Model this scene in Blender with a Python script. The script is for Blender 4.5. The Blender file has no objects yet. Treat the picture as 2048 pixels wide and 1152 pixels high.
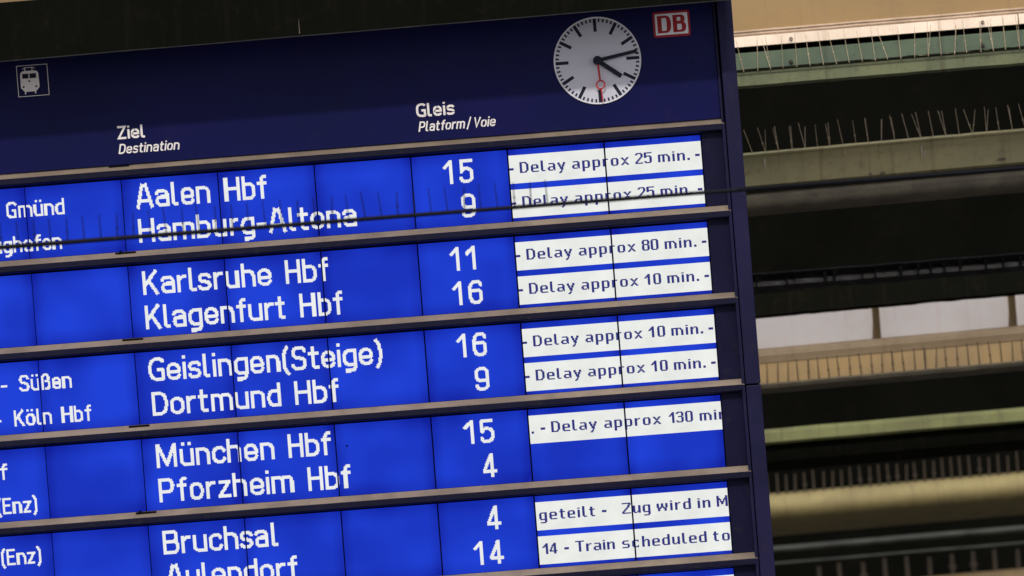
import bpy, math, random
import numpy as np
from mathutils import Vector, Matrix
random.seed(7)
sc = bpy.context.scene
COL = sc.collection

# ------------------------------------------------------------------ camera, light, exposure
H0 = 5.0                                    # height of the first display row above the hall datum
S = 0.005                                   # one display dot = 5 mm
R = np.array([[0.99693033, 0.07716397, 0.0132529], [-0.07703578, 0.99697892, -0.00992594], [-0.01397879, 0.00887452, 0.99986291]])
CC = np.array([2.03269365, 0.47477946, -18.54686145])       # right, down, forward
def w(v): return Vector((v[0], v[2], -v[1]))
cd = bpy.data.cameras.new('camera'); cam = bpy.data.objects.new('camera', cd); COL.objects.link(cam)
m = Matrix.Identity(4)
m.col[0][:3] = w(R[0]); m.col[1][:3] = -w(R[1]); m.col[2][:3] = -w(R[2])
m.col[3][:3] = w(CC) + Vector((0, 0, H0))
cam.matrix_world = m
cd.sensor_width = 36; cd.lens = 140.625; cd.clip_start = 0.5; cd.clip_end = 300
cd.dof.use_dof = True; cd.dof.focus_distance = 18.7; cd.dof.aperture_fstop = 3.5
sc.camera = cam

wd = bpy.data.worlds.new('World'); sc.world = wd; wd.use_nodes = True
bg = wd.node_tree.nodes['Background']; bg.inputs[0].default_value = (0.97, 0.96, 1.0, 1); bg.inputs[1].default_value = 0.98
sc.view_settings.view_transform = 'Standard'; sc.view_settings.look = 'None'; sc.view_settings.exposure = 0; sc.view_settings.gamma = 1

def area(name, loc, target, sx, sy, power, color):
    d = bpy.data.lights.new(name, 'AREA'); d.shape = 'RECTANGLE'; d.size = sx; d.size_y = sy; d.energy = power; d.color = color
    o = bpy.data.objects.new(name, d); COL.objects.link(o); o.location = loc
    o.rotation_euler = (Vector(target) - Vector(loc)).to_track_quat('-Z', 'Y').to_euler()
    return o
area('skylight', (1.0, -24, H0 + 16.5), (2, 0, H0), 7, 0.9, 4300, (1.0, 0.95, 0.88))
area('hall_lamp', (4.3, 0.9, H0 + 4.2), (4.3, 7.0, H0 - 1.0), 6, 0.5, 330, (1.0, 0.90, 0.78))

def at(px, py, Y):                            # photograph pixel (2048 wide) -> point at depth Y behind the board plane
    d = R.T @ np.array([(px - 1024) / 8000, (py - 576) / 8000, 1.0])
    p = CC + d * ((Y - CC[2]) / d[2])
    return Vector((p[0], Y, H0 - p[1]))

# ------------------------------------------------------------------ materials
def newmat(name):
    mt = bpy.data.materials.new(name); mt.use_nodes = True
    return mt, mt.node_tree, mt.node_tree.nodes['Principled BSDF']
def N(nt, t, **kw):
    n = nt.nodes.new(t)
    for k, v in kw.items():
        if hasattr(n, k): setattr(n, k, v)
        else: n.inputs[k].default_value = v
    return n
def mixc(nt, fac, a, b, mode='MIX'):
    n = nt.nodes.new('ShaderNodeMix'); n.data_type = 'RGBA'; n.blend_type = mode
    for s, v in ((0, fac), (6, a), (7, b)):
        if hasattr(v, 'is_linked'): nt.links.new(v, n.inputs[s])
        else: n.inputs[s].default_value = v if s == 0 else (*v, 1)
    return n.outputs[2]
def ramp(nt, src, a, b):
    n = nt.nodes.new('ShaderNodeMapRange'); n.inputs['From Min'].default_value = a; n.inputs['From Max'].default_value = b
    n.interpolation_type = 'SMOOTHSTEP'; nt.links.new(src, n.inputs['Value']); return n.outputs[0]
def paint(name, col, col2=None, rough=0.6, spec=0.3, scale=3.0, grime=0.5, gcol=(0.05, 0.04, 0.03), streak=0.0, bump=0.15, fine=60, metal=0):
    """worn paint: two tones in large soft patches, grime spots, run marks, fine relief"""
    mt, nt, p = newmat(name); L = nt.links.new
    col2 = col2 or tuple(c * 0.8 for c in col)
    tc = N(nt, 'ShaderNodeTexCoord'); 
    n1 = N(nt, 'ShaderNodeTexNoise', Scale=scale, Detail=8.0, Roughness=0.6); L(tc.outputs['Object'], n1.inputs['Vector'])
    n2 = N(nt, 'ShaderNodeTexNoise', Scale=scale * 6, Detail=6.0, Roughness=0.7); L(tc.outputs['Object'], n2.inputs['Vector'])
    c = mixc(nt, ramp(nt, n1.outputs[0], 0.35, 0.65), col, col2)
    g = N(nt, 'ShaderNodeMath', operation='MULTIPLY'); L(ramp(nt, n2.outputs[0], 0.52, 0.78), g.inputs[0]); g.inputs[1].default_value = grime
    c = mixc(nt, g.outputs[0], c, gcol)
    if streak:
        mp = N(nt, 'ShaderNodeMapping'); mp.inputs['Scale'].default_value = (9, 1, 0.6); L(tc.outputs['Object'], mp.inputs[0])
        n3 = N(nt, 'ShaderNodeTexNoise', Scale=2.0, Detail=5.0, Roughness=0.65); L(mp.outputs[0], n3.inputs['Vector'])
        s = N(nt, 'ShaderNodeMath', operation='MULTIPLY'); L(ramp(nt, n3.outputs[0], 0.5, 0.75), s.inputs[0]); s.inputs[1].default_value = streak
        c = mixc(nt, s.outputs[0], c, gcol)
    L(c, p.inputs['Base Color'])
    n4 = N(nt, 'ShaderNodeTexNoise', Scale=fine, Detail=4.0); L(tc.outputs['Object'], n4.inputs['Vector'])
    b = N(nt, 'ShaderNodeBump', Strength=bump, Distance=0.004); L(n4.outputs[0], b.inputs['Height']); L(b.outputs[0], p.inputs['Normal'])
    p.inputs['Roughness'].default_value = rough; p.inputs['Specular IOR Level'].default_value = spec; p.inputs['Metallic'].default_value = metal
    return mt

M = {}
M['navy'] = paint('navy_paint', (0.0080, 0.0082, 0.074), (0.0062, 0.0082, 0.058), rough=0.35, spec=0.06, scale=1.2, grime=0.12, bump=0.03, fine=30)
M['frame'] = paint('frame_paint', (0.0145, 0.0125, 0.050), (0.0095, 0.0095, 0.038), rough=0.5, spec=0.12, scale=3, grime=0.3, bump=0.08)
M['rail'] = paint('rail_paint', (0.0085, 0.0080, 0.028), (0.0065, 0.0065, 0.022), rough=0.5, spec=0.12, scale=3, grime=0.3, bump=0.08)
M['recess'] = paint('recess_paint', (0.0085, 0.0080, 0.034), (0.0070, 0.0070, 0.027), rough=0.5, spec=0.08, scale=3, grime=0.3)
M['dust_glint'] = paint('ledge_dust_and_glint', (0.31, 0.245, 0.185), (0.22, 0.172, 0.132), rough=0.9, spec=0.1, scale=4, grime=0.45, gcol=(0.15, 0.125, 0.13), bump=0.3)
M['black'] = paint('black_metal', (0.004, 0.004, 0.005), rough=0.7, spec=0.05, bump=0.02)
M['clockface'] = paint('clock_face', (0.66, 0.65, 0.74), (0.64, 0.63, 0.71), rough=0.35, spec=0.2, scale=2, grime=0.05, bump=0.0)
M['rim'] = paint('clock_rim', (0.93, 0.91, 0.95), rough=0.3, spec=0.4, grime=0.05, bump=0.0)
M['print'] = paint('white_lettering', (0.95, 0.89, 0.85), (0.92, 0.86, 0.83), rough=0.5, grime=0.1, bump=0.0)
M['mark'] = paint('black_print', (0.012, 0.014, 0.03), rough=0.5, spec=0.15, grime=0.0, bump=0.0)
M['red'] = paint('red_print', (0.38, 0.006, 0.012), (0.33, 0.005, 0.010), rough=0.5, grime=0.1, bump=0.0)
M['handred'] = paint('red_hand_paint', (0.50, 0.015, 0.018), rough=0.4, grime=0.0, bump=0.0)
M['logowhite'] = paint('logo_white', (0.95, 0.93, 0.97), rough=0.5, grime=0.05, bump=0.0)
M['shadeblack'] = paint('shade_black_paint', (0.0048, 0.0050, 0.0033), (0.0040, 0.0044, 0.0032), rough=0.85, spec=0.03, scale=2, grime=0.4, gcol=(0.02, 0.016, 0.01), streak=0.3)  # near-black base colour paints in the shade on girders and their webs
M['lip'] = paint('lit_edge_paint', (0.020, 0.020, 0.022), (0.010, 0.010, 0.011), rough=0.6, spec=0.15, grime=0.5, gcol=(0.07, 0.07, 0.07))  # lighter grey paints the faint light along the girder's lower edge
M['hall'] = paint('hall_shade_paint', (0.0085, 0.0085, 0.0065), (0.0065, 0.0065, 0.005), rough=0.95, spec=0.0, scale=0.6, grime=0.4, gcol=(0.02, 0.016, 0.012))  # very dark base colour stands in for the unlit hall
M['tan'] = paint('ochre_paint', (0.235, 0.157, 0.070), (0.19, 0.128, 0.061), rough=0.7, scale=1.1, grime=0.4, gcol=(0.19, 0.125, 0.07), streak=0.5)
M['moulding'] = paint('grey_moulding', (0.33, 0.25, 0.19), (0.24, 0.18, 0.13), rough=0.8, scale=6, grime=0.6, gcol=(0.1, 0.07, 0.05), bump=0.4)
M['cream'] = paint('cream_strip_paint', (0.68, 0.56, 0.46), (0.56, 0.47, 0.38), rough=0.6, scale=4, grime=0.4, gcol=(0.3, 0.21, 0.14), streak=0.45)
M['green'] = paint('green_channel_paint', (0.075, 0.105, 0.068), (0.062, 0.088, 0.060), rough=0.55, scale=5, grime=0.5, gcol=(0.03, 0.04, 0.03), streak=0.5)
M['olive'] = paint('olive_flange_paint', (0.165, 0.18, 0.095), (0.13, 0.15, 0.085), rough=0.6, scale=5, grime=0.75, gcol=(0.055, 0.045, 0.03), streak=0.6)
M['khaki'] = paint('khaki_girder_paint', (0.42, 0.37, 0.19), (0.35, 0.32, 0.17), rough=0.6, scale=3, grime=0.65, gcol=(0.13, 0.10, 0.055), streak=0.5)
M['khakidark'] = paint('dirty_khaki_pipe', (0.185, 0.165, 0.12), (0.13, 0.112, 0.085), rough=0.8, scale=6, grime=0.6, gcol=(0.03, 0.02, 0.016))
M['yellowgreen'] = paint('yellow_green_paint', (0.20, 0.215, 0.080), (0.145, 0.15, 0.062), rough=0.6, scale=4, grime=0.4, gcol=(0.08, 0.06, 0.03), streak=0.6)
M['gold'] = paint('ochre_pipe_paint', (0.40, 0.325, 0.14), (0.33, 0.265, 0.12), rough=0.6, scale=4, grime=0.55, gcol=(0.14, 0.10, 0.06), bump=0.5, streak=0.4)
M['white'] = paint('frosted_pane', (0.86, 0.77, 0.72), (0.66, 0.55, 0.46), rough=0.5, scale=1.3, grime=0.1, gcol=(0.5, 0.4, 0.35), streak=0.35, bump=0.02)
M['band'] = paint('ochre_sill_paint', (0.40, 0.28, 0.135), (0.33, 0.235, 0.125), rough=0.7, scale=3, grime=0.3, gcol=(0.25, 0.17, 0.10), streak=0.3)
M['white'].node_tree.nodes['Principled BSDF'].inputs['Emission Color'].default_value = (0.95, 0.88, 0.86, 1)   # daylight behind the frosted panes
M['white'].node_tree.nodes['Principled BSDF'].inputs['Emission Strength'].default_value = 0.30
M['sill'] = paint('pale_sill_paint', (0.50, 0.38, 0.25), (0.40, 0.30, 0.19), rough=0.7, scale=2.5, grime=0.4, gcol=(0.3, 0.2, 0.12), streak=0.3)
M['grey'] = paint('grey_green_pipe', (0.06, 0.068, 0.048), (0.022, 0.022, 0.018), rough=0.45, spec=0.5, scale=3, grime=0.6, gcol=(0.03, 0.03, 0.03))
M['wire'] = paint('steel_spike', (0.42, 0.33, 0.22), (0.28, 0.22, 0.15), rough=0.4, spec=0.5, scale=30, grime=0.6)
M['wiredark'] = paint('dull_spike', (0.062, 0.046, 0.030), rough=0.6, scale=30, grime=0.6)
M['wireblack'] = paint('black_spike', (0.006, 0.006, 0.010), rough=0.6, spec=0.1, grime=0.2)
M['bolt'] = paint('bolt_steel', (0.22, 0.17, 0.13), rough=0.6, scale=40, grime=0.6)
M['bolthead'] = paint('dirty_bolt', (0.035, 0.03, 0.02), rough=0.6, scale=40, grime=0.6)

def gutter_mat():
    mt, nt, p = newmat('gutter_reflections'); L = nt.links.new
    tc = N(nt, 'ShaderNodeTexCoord'); mp = N(nt, 'ShaderNodeMapping'); mp.inputs['Scale'].default_value = (5, 1, 14); L(tc.outputs['Object'], mp.inputs[0])
    n = N(nt, 'ShaderNodeTexNoise', Scale=2.2, Detail=9.0, Roughness=0.75); L(mp.outputs[0], n.inputs['Vector'])
    L(mixc(nt, ramp(nt, n.outputs[0], 0.48, 0.72), (0.006, 0.006, 0.007), (0.045, 0.048, 0.072)), p.inputs['Base Color'])  # blue-grey noise patches paint reflections into the base colour
    b = N(nt, 'ShaderNodeBump', Strength=0.6, Distance=0.02); L(n.outputs[0], b.inputs['Height']); L(b.outputs[0], p.inputs['Normal'])
    p.inputs['Roughness'].default_value = 0.3; p.inputs['Specular IOR Level'].default_value = 0.4
    return mt
M['gutter'] = gutter_mat()

def lcd_blue():
    """backlit blue liquid crystal module: uneven backlight, darker at its rim"""
    mt, nt, p = newmat('blue_display'); L = nt.links.new
    tc = N(nt, 'ShaderNodeTexCoord'); oi = N(nt, 'ShaderNodeObjectInfo')
    sep = N(nt, 'ShaderNodeSeparateXYZ'); L(tc.outputs['Generated'], sep.inputs[0])
    def edge(s, wd_):
        a = N(nt, 'ShaderNodeMath', operation='SUBTRACT'); L(s, a.inputs[0]); a.inputs[1].default_value = 0.5
        b = N(nt, 'ShaderNodeMath', operation='ABSOLUTE'); L(a.outputs[0], b.inputs[0])
        return ramp(nt, b.outputs[0], 0.5 - wd_, 0.53)
    ex = edge(sep.outputs[0], 0.13); ez = edge(sep.outputs[2], 0.24)
    mx = N(nt, 'ShaderNodeMath', operation='ADD'); L(ex, mx.inputs[0]); L(ez, mx.inputs[1])
    add = N(nt, 'ShaderNodeVectorMath', operation='ADD'); L(tc.outputs['Object'], add.inputs[0])
    cmb = N(nt, 'ShaderNodeCombineXYZ'); ml = N(nt, 'ShaderNodeMath', operation='MULTIPLY'); L(oi.outputs['Random'], ml.inputs[0]); ml.inputs[1].default_value = 40
    L(ml.outputs[0], cmb.inputs[0]); L(cmb.outputs[0], add.inputs[1])
    n = N(nt, 'ShaderNodeTexNoise', Scale=2.6, Detail=1.5); L(add.outputs[0], n.inputs['Vector'])
    f = N(nt, 'ShaderNodeMath', operation='MULTIPLY_ADD'); L(ramp(nt, n.outputs[0], 0.3, 0.7), f.inputs[0]); f.inputs[1].default_value = -0.62; f.inputs[2].default_value = 1.08
    g = N(nt, 'ShaderNodeMath', operation='MULTIPLY_ADD'); L(mx.outputs[0], g.inputs[0]); g.inputs[1].default_value = -0.38; L(f.outputs[0], g.inputs[2])
    c = mixc(nt, g.outputs[0], (0.004, 0.013, 0.33), (0.012, 0.050, 0.66))
    L(c, p.inputs['Emission Color']); p.inputs['Emission Strength'].default_value = 1.0
    p.inputs['Base Color'].default_value = (0.002, 0.003, 0.012, 1); p.inputs['Roughness'].default_value = 0.35; p.inputs['Specular IOR Level'].default_value = 0.02
    return mt
def lcd_flat(name, col, stripe=0.0, period=0.00475):
    mt, nt, p = newmat(name); L = nt.links.new
    p.inputs['Base Color'].default_value = (0.01, 0.01, 0.012, 1); p.inputs['Specular IOR Level'].default_value = 0.05
    if stripe:
        tc = N(nt, 'ShaderNodeTexCoord'); sep = N(nt, 'ShaderNodeSeparateXYZ'); L(tc.outputs['Object'], sep.inputs[0])
        k = N(nt, 'ShaderNodeMath', operation='MULTIPLY'); L(sep.outputs[0], k.inputs[0]); k.inputs[1].default_value = 2 * math.pi / period
        s = N(nt, 'ShaderNodeMath', operation='SINE'); L(k.outputs[0], s.inputs[0])
        f = N(nt, 'ShaderNodeMath', operation='MULTIPLY_ADD'); L(s.outputs[0], f.inputs[0]); f.inputs[1].default_value = 0.5; f.inputs[2].default_value = 0.5
        n = N(nt, 'ShaderNodeTexNoise', Scale=9.0, Detail=3.0); L(tc.outputs['Object'], n.inputs['Vector'])
        cc = mixc(nt, ramp(nt, n.outputs[0], 0.3, 0.7), col, tuple(v * 0.90 for v in col))
        L(mixc(nt, f.outputs[0], tuple(v * (1 - stripe) for v in col), tuple(col)), p.inputs['Emission Color'])
        mm = nt.nodes.new('ShaderNodeMapRange'); L(n.outputs[0], mm.inputs[0]); mm.inputs[1].default_value = 0.3; mm.inputs[2].default_value = 0.7; mm.inputs[3].default_value = 0.93; mm.inputs[4].default_value = 1.05
        L(mm.outputs[0], p.inputs['Emission Strength'])
    else:
        p.inputs['Emission Color'].default_value = (*col, 1); p.inputs['Emission Strength'].default_value = 1
    return mt
M['lcd'] = lcd_blue()
M['lit'] = lcd_flat('lit_white_dots', (0.92, 0.94, 0.93), 0.22)
M['bandlit'] = lcd_flat('lit_white_field', (0.94, 0.96, 0.92), 0.26)
M['dots'] = lcd_flat('dark_blue_dots', (0.022, 0.026, 0.19))

# ------------------------------------------------------------------ mesh helpers
ORI = Vector((0, 0, 0))
class MB:
    def __init__(s): s.v = []; s.f = []; s.mi = []
    def quad(s, a, b, c, d, mi=0):
        n = len(s.v); s.v += [a, b, c, d]; s.f.append((n, n + 1, n + 2, n + 3)); s.mi.append(mi)
    def poly(s, pts, mi=0):
        n = len(s.v); s.v += pts; s.f.append(tuple(range(n, n + len(pts)))); s.mi.append(mi)
    def box(s, x0, x1, y0, y1, z0, z1, mi=0):
        n = len(s.v)
        s.v += [(x, y, z) for x in (x0, x1) for y in (y0, y1) for z in (z0, z1)]
        for f in ((0, 1, 3, 2), (4, 6, 7, 5), (0, 4, 5, 1), (2, 3, 7, 6), (0, 2, 6, 4), (1, 5, 7, 3)):
            s.f.append(tuple(n + i for i in f)); s.mi.append(mi)
    def tube(s, a, b, r0, r1=None, seg=8, mi=0, cap=True):
        a = Vector(a); b = Vector(b); r1 = r0 if r1 is None else r1
        d = (b - a).normalized(); u = d.orthogonal().normalized(); v = d.cross(u); n = len(s.v)
        for p, r in ((a, r0), (b, r1)):
            for k in range(seg):
                t = 2 * math.pi * k / seg; s.v.append(tuple(p + (u * math.cos(t) + v * math.sin(t)) * r))
        for k in range(seg):
            s.f.append((n + k, n + (k + 1) % seg, n + seg + (k + 1) % seg, n + seg + k)); s.mi.append(mi)
        if cap:
            s.f.append(tuple(n + k for k in range(seg))[::-1]); s.mi.append(mi)
            s.f.append(tuple(n + seg + k for k in range(seg))); s.mi.append(mi)
    def sweep(s, rings, mis=None, cap=True):          # rings: list of closed loops (same length)
        n = len(s.v); k = len(rings[0])
        for r in rings: s.v += [tuple(p) for p in r]
        for i in range(len(rings) - 1):
            for j in range(k):
                a = n + i * k + j; b = n + i * k + (j + 1) % k
                s.f.append((a, b, b + k, a + k)); s.mi.append(mis[j] if mis else 0)
        if cap:
            s.f.append(tuple(n + j for j in range(k))[::-1]); s.mi.append(0)
            s.f.append(tuple(n + (len(rings) - 1) * k + j for j in range(k))); s.mi.append(0)
    def mesh(s, name, mats, ori=(0, 0, 0), smooth=False):
        me = bpy.data.meshes.new(name); o = Vector(ori)
        me.from_pydata([tuple(Vector(p) - o) for p in s.v], [], s.f)
        for m_ in (mats if isinstance(mats, (list, tuple)) else [mats]): me.materials.append(m_)
        me.polygons.foreach_set('material_index', s.mi)
        if smooth: me.polygons.foreach_set('use_smooth', [True] * len(s.f))
        me.update(); return me
def wpos(o):
    p = Vector((0, 0, 0))
    while o: p += o.location; o = o.parent
    return p
def link(name, me, parent=None, loc=(0, 0, 0)):
    o = bpy.data.objects.new(name, me); COL.objects.link(o)
    if parent: o.parent = parent
    o.location = loc; return o
def part(name, mb, mats, parent, smooth=False, bevel=0):
    o = link(name, mb.mesh(name, mats, wpos(parent), smooth), parent)
    if bevel:
        b = o.modifiers.new('bevel', 'BEVEL'); b.width = bevel; b.segments = 2; b.limit_method = 'ANGLE'
    return o
def thing(name, label, cat, loc, group=None):
    o = bpy.data.objects.new(name, None); COL.objects.link(o); o.location = loc; o.empty_display_size = 0.2
    o['label'] = label; o['category'] = cat
    if group: o['group'] = group
    return o

# ------------------------------------------------------------------ stroke alphabet (cap height 22, x-height 16, stroke 3)
def rnd(pts, closed=False):
    out = []; n = len(pts)
    for i, p in enumerate(pts):
        r = p[2] if len(p) > 2 else 0
        if r and (closed or 0 < i < n - 1):
            a = np.array(pts[i - 1][:2], float); c = np.array(p[:2], float); b = np.array(pts[(i + 1) % n][:2], float)
            da = a - c; db = b - c; la = np.linalg.norm(da); lb = np.linalg.norm(db); r = min(r, la * .98, lb * .98); da /= la; db /= lb
            for k in range(7):
                t = k / 6; q = c + da * r * (1 - t) ** 2 + db * r * t ** 2; out.append((q[0], q[1]))
        else: out.append((float(p[0]), float(p[1])))
    if closed: out.append(out[0])
    return out
O4 = lambda w_: [(1.5, 14.5, 5), (w_, 14.5, 5), (w_, 1.5, 5), (1.5, 1.5, 5)]
G = {}
def g(ch, width, *st): G[ch] = (width, st)
C = 'closed'
g('A', 16, [(1.5, 0), (6.6, 22)], [(14.5, 0), (9.4, 22)], [(5.6, 20.6), (10.4, 20.6)], [(3.2, 6.5), (12.8, 6.5)])
g('B', 14, [(1.5, 0), (1.5, 22)], [(1.5, 20.5), (12, 20.5, 4), (12, 11.8, 4), (1.5, 11.8)], [(1.5, 11.8), (12.5, 11.8, 4.5), (12.5, 1.5, 4.5), (1.5, 1.5)])
g('D', 14, [(1.5, 0), (1.5, 22)], [(1.5, 20.5), (12.5, 20.5, 7), (12.5, 1.5, 7), (1.5, 1.5)])
g('E', 12, [(1.5, 0), (1.5, 22)], [(1.5, 20.5), (11.5, 20.5)], [(1.5, 11.5), (10.5, 11.5)], [(1.5, 1.5), (11.5, 1.5)])
g('G', 14, [(13, 18), (11.5, 20.5, 3), (1.5, 20.5, 7), (1.5, 1.5, 7), (12.5, 1.5, 1), (12.5, 10.5), (7.5, 10.5)])
g('H', 14.5, [(1.5, 0), (1.5, 22)], [(13, 0), (13, 22)], [(1.5, 11.3), (13, 11.3)])
g('K', 14.5, [(1.5, 0), (1.5, 22)], [(2.5, 9), (12.6, 22)], [(6, 12.6), (13.2, 0)])
g('M', 18.5, [(1.5, 0), (1.5, 22)], [(17, 0), (17, 22)], [(2.2, 21), (9.25, 2.5), (16.3, 21)])
g('P', 13.5, [(1.5, 0), (1.5, 22)], [(1.5, 20.5), (12, 20.5, 5), (12, 9.5, 5), (1.5, 9.5)])
g('S', 13.5, [(12, 17), (11.6, 20.5, 4), (1.5, 20.5, 5), (1.5, 12, 4.5), (12, 10.4, 4.5), (12, 1.5, 5), (1.5, 1.5, 4), (1.2, 5)])
g('T', 14, [(7, 0), (7, 20.5)], [(0, 20.5), (14, 20.5)])
g('V', 14, [(1, 22), (7, 1), (13, 22)])
g('Z', 13.5, [(0.5, 20.5), (12, 20.5), (1.7, 1.5), (13.3, 1.5)])
g('a', 12.4, [(1.2, 12.2), (2, 14.5, 2.5), (10.8, 14.5, 4.5), (10.8, 0)], [(10.8, 9), (1.5, 9, 3.9), (1.5, 1.5, 3.9), (10.8, 1.5)])
g('b', 12.4, [(1.5, 0), (1.5, 22)], [(1.5, 14.5), (10.9, 14.5, 5), (10.9, 1.5, 5), (1.5, 1.5)])
g('c', 11.6, [(10.6, 11.8), (10, 14.5, 4), (1.5, 14.5, 5), (1.5, 1.5, 5), (10, 1.5, 4), (10.8, 4.5)])
g('d', 12.4, [(10.9, 0), (10.9, 22)], [(10.9, 14.5), (1.5, 14.5, 5), (1.5, 1.5, 5), (10.9, 1.5)])
g('e', 12.4, [(1.5, 7.9), (10.9, 7.9), (10.9, 14.5, 5), (1.5, 14.5, 5), (1.5, 1.5, 5), (10.2, 1.5, 3), (10.9, 4.2)])
g('f', 9, [(4.3, 0), (4.3, 20.5, 3.5), (9, 20.5)], [(0.4, 14.5), (9, 14.5)])
g('g', 12.4, [(10.9, 14.5), (1.5, 14.5, 5), (1.5, 1.5, 5), (10.9, 1.5)], [(10.9, 16), (10.9, -4, 4.5), (2.2, -4)])
g('h', 12.4, [(1.5, 0), (1.5, 22)], [(1.5, 14.5), (10.9, 14.5, 5), (10.9, 0)])
g('i', 3, [(1.5, 0), (1.5, 16)], [(1.5, 18.6), (1.5, 21.8)])
g('l', 6.4, [(1.5, 22), (1.5, 1.5, 2.5), (6.2, 1.5)])
g('m', 19, [(1.5, 0), (1.5, 16)], [(1.5, 14.5), (9.5, 14.5, 4), (9.5, 0)], [(9.5, 14.5), (17.5, 14.5, 4), (17.5, 0)])
g('n', 12.4, [(1.5, 0), (1.5, 16)], [(1.5, 14.5), (10.9, 14.5, 5), (10.9, 0)])
g('o', 12.4, C, O4(10.9))
g('p', 12.4, [(1.5, -5), (1.5, 16)], [(1.5, 14.5), (10.9, 14.5, 5), (10.9, 1.5, 5), (1.5, 1.5)])
g('r', 8.4, [(1.5, 0), (1.5, 16)], [(1.5, 11), (4, 14.5, 3), (8.4, 14.5)])
g('s', 11.2, [(10, 12), (9.4, 14.5, 3), (1.5, 14.5, 3.6), (1.5, 8.6, 3), (9.9, 7.6, 3.4), (9.9, 1.5, 3.8), (1.4, 1.5, 3), (1, 4)])
g('t', 9, [(3.4, 20.5), (3.4, 1.5, 3), (8.6, 1.5)], [(0, 14.5), (8.4, 14.5)])
g('u', 12.4, [(1.5, 16), (1.5, 1.5, 5), (10.9, 1.5)], [(10.9, 16), (10.9, 0)])
g('w', 17, [(1.2, 16), (4.8, 1), (8.5, 14), (12.2, 1), (15.8, 16)])
g('x', 12.4, [(1.3, 16), (11.1, 0)], [(11.1, 16), (1.3, 0)])
g('y', 12.4, [(1.2, 16), (6.3, 1.5)], [(11.2, 16), (5, -5), (2, -5)])
g('z', 11.6, [(0.8, 14.5), (10, 14.5), (1.6, 1.5), (11, 1.5)])
g('ü', 12.4, [(1.5, 16), (1.5, 1.5, 5), (10.9, 1.5)], [(10.9, 16), (10.9, 0)], [(3.3, 18.6), (3.3, 21.8)], [(9.1, 18.6), (9.1, 21.8)])
g('ö', 12.4, C, O4(10.9), [(3.3, 18.6), (3.3, 21.8)], [(9.1, 18.6), (9.1, 21.8)])
g('ß', 12.4, [(1.5, 0), (1.5, 20.5, 5), (10, 20.5, 5), (10, 12, 4), (5.2, 12)], [(5.2, 12), (10.9, 12, 4.5), (10.9, 1.5, 4.5), (4.8, 1.5)])
g('0', 13, C, [(1.5, 20.5, 5.5), (11.5, 20.5, 5.5), (11.5, 1.5, 5.5), (1.5, 1.5, 5.5)])
g('1', 11.5, [(8, 0), (8, 22)], [(8, 21), (1, 14.6)])
g('2', 13, [(1.3, 16), (1.6, 20.5, 4), (11.3, 20.5, 5), (11.3, 12.5, 4), (1.8, 1.5), (12.6, 1.5)])
g('3', 13, [(1.2, 17), (1.7, 20.5, 4), (11, 20.5, 5), (11, 11.8, 4), (5, 11.8)], [(5, 11.8), (11.5, 11.8, 4), (11.5, 1.5, 5), (1.5, 1.5, 4), (1.2, 5)])
g('4', 13, [(8.9, 0), (8.9, 22)], [(8.4, 21), (1.6, 6.6), (1.6, 5.6), (13, 5.6)])
g('5', 13, [(12, 20.5), (1.9, 20.5), (1.9, 10.8), (4, 13.2, 1), (11.5, 13.2, 5), (11.5, 1.5, 5.5), (1.5, 1.5, 4), (1.1, 5)])
g('6', 13, [(11.5, 17.5), (11, 20.5, 3.5), (1.5, 20.5, 5.5), (1.5, 1.5, 5), (11.5, 1.5, 5), (11.5, 12.8, 4.5), (1.5, 12.8)])
g('8', 13, C, [(2, 20.5, 4.5), (11, 20.5, 4.5), (11, 11.6, 4.2), (2, 11.6, 4.2)], C, [(1.5, 11.6, 4.5), (11.5, 11.6, 4.5), (11.5, 1.5, 4.5), (1.5, 1.5, 4.5)])
g('9', 13, [(1.5, 4.5), (2, 1.5, 3.5), (11.5, 1.5, 5.5), (11.5, 20.5, 5), (1.5, 20.5, 5), (1.5, 9.2, 4.5), (11.5, 9.2)])
g('-', 8, [(0, 8.6), (8, 8.6)])
g('.', 3.4, [(1.7, 0), (1.7, 3.2)])
g('(', 6.5, [(5.6, 23), (1.8, 17, 4), (1.8, 2, 4), (5.6, -3.6)])
g(')', 6.5, [(0.9, 23), (4.7, 17, 4), (4.7, 2, 4), (0.9, -3.6)])
g('/', 9, [(0.5, -3), (8.5, 24)])
def strokes(text, gap=2.0):
    x = 0; out = []
    for ch in text:
        if ch == ' ': x += 6; continue
        wd_, st = G[ch]; cl = False
        for s in st:
            if s == C: cl = True; continue
            out.append([(p[0] + x, p[1]) for p in rnd(s, cl)]); cl = False
        x += wd_ + gap
    return x - gap, out
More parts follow.
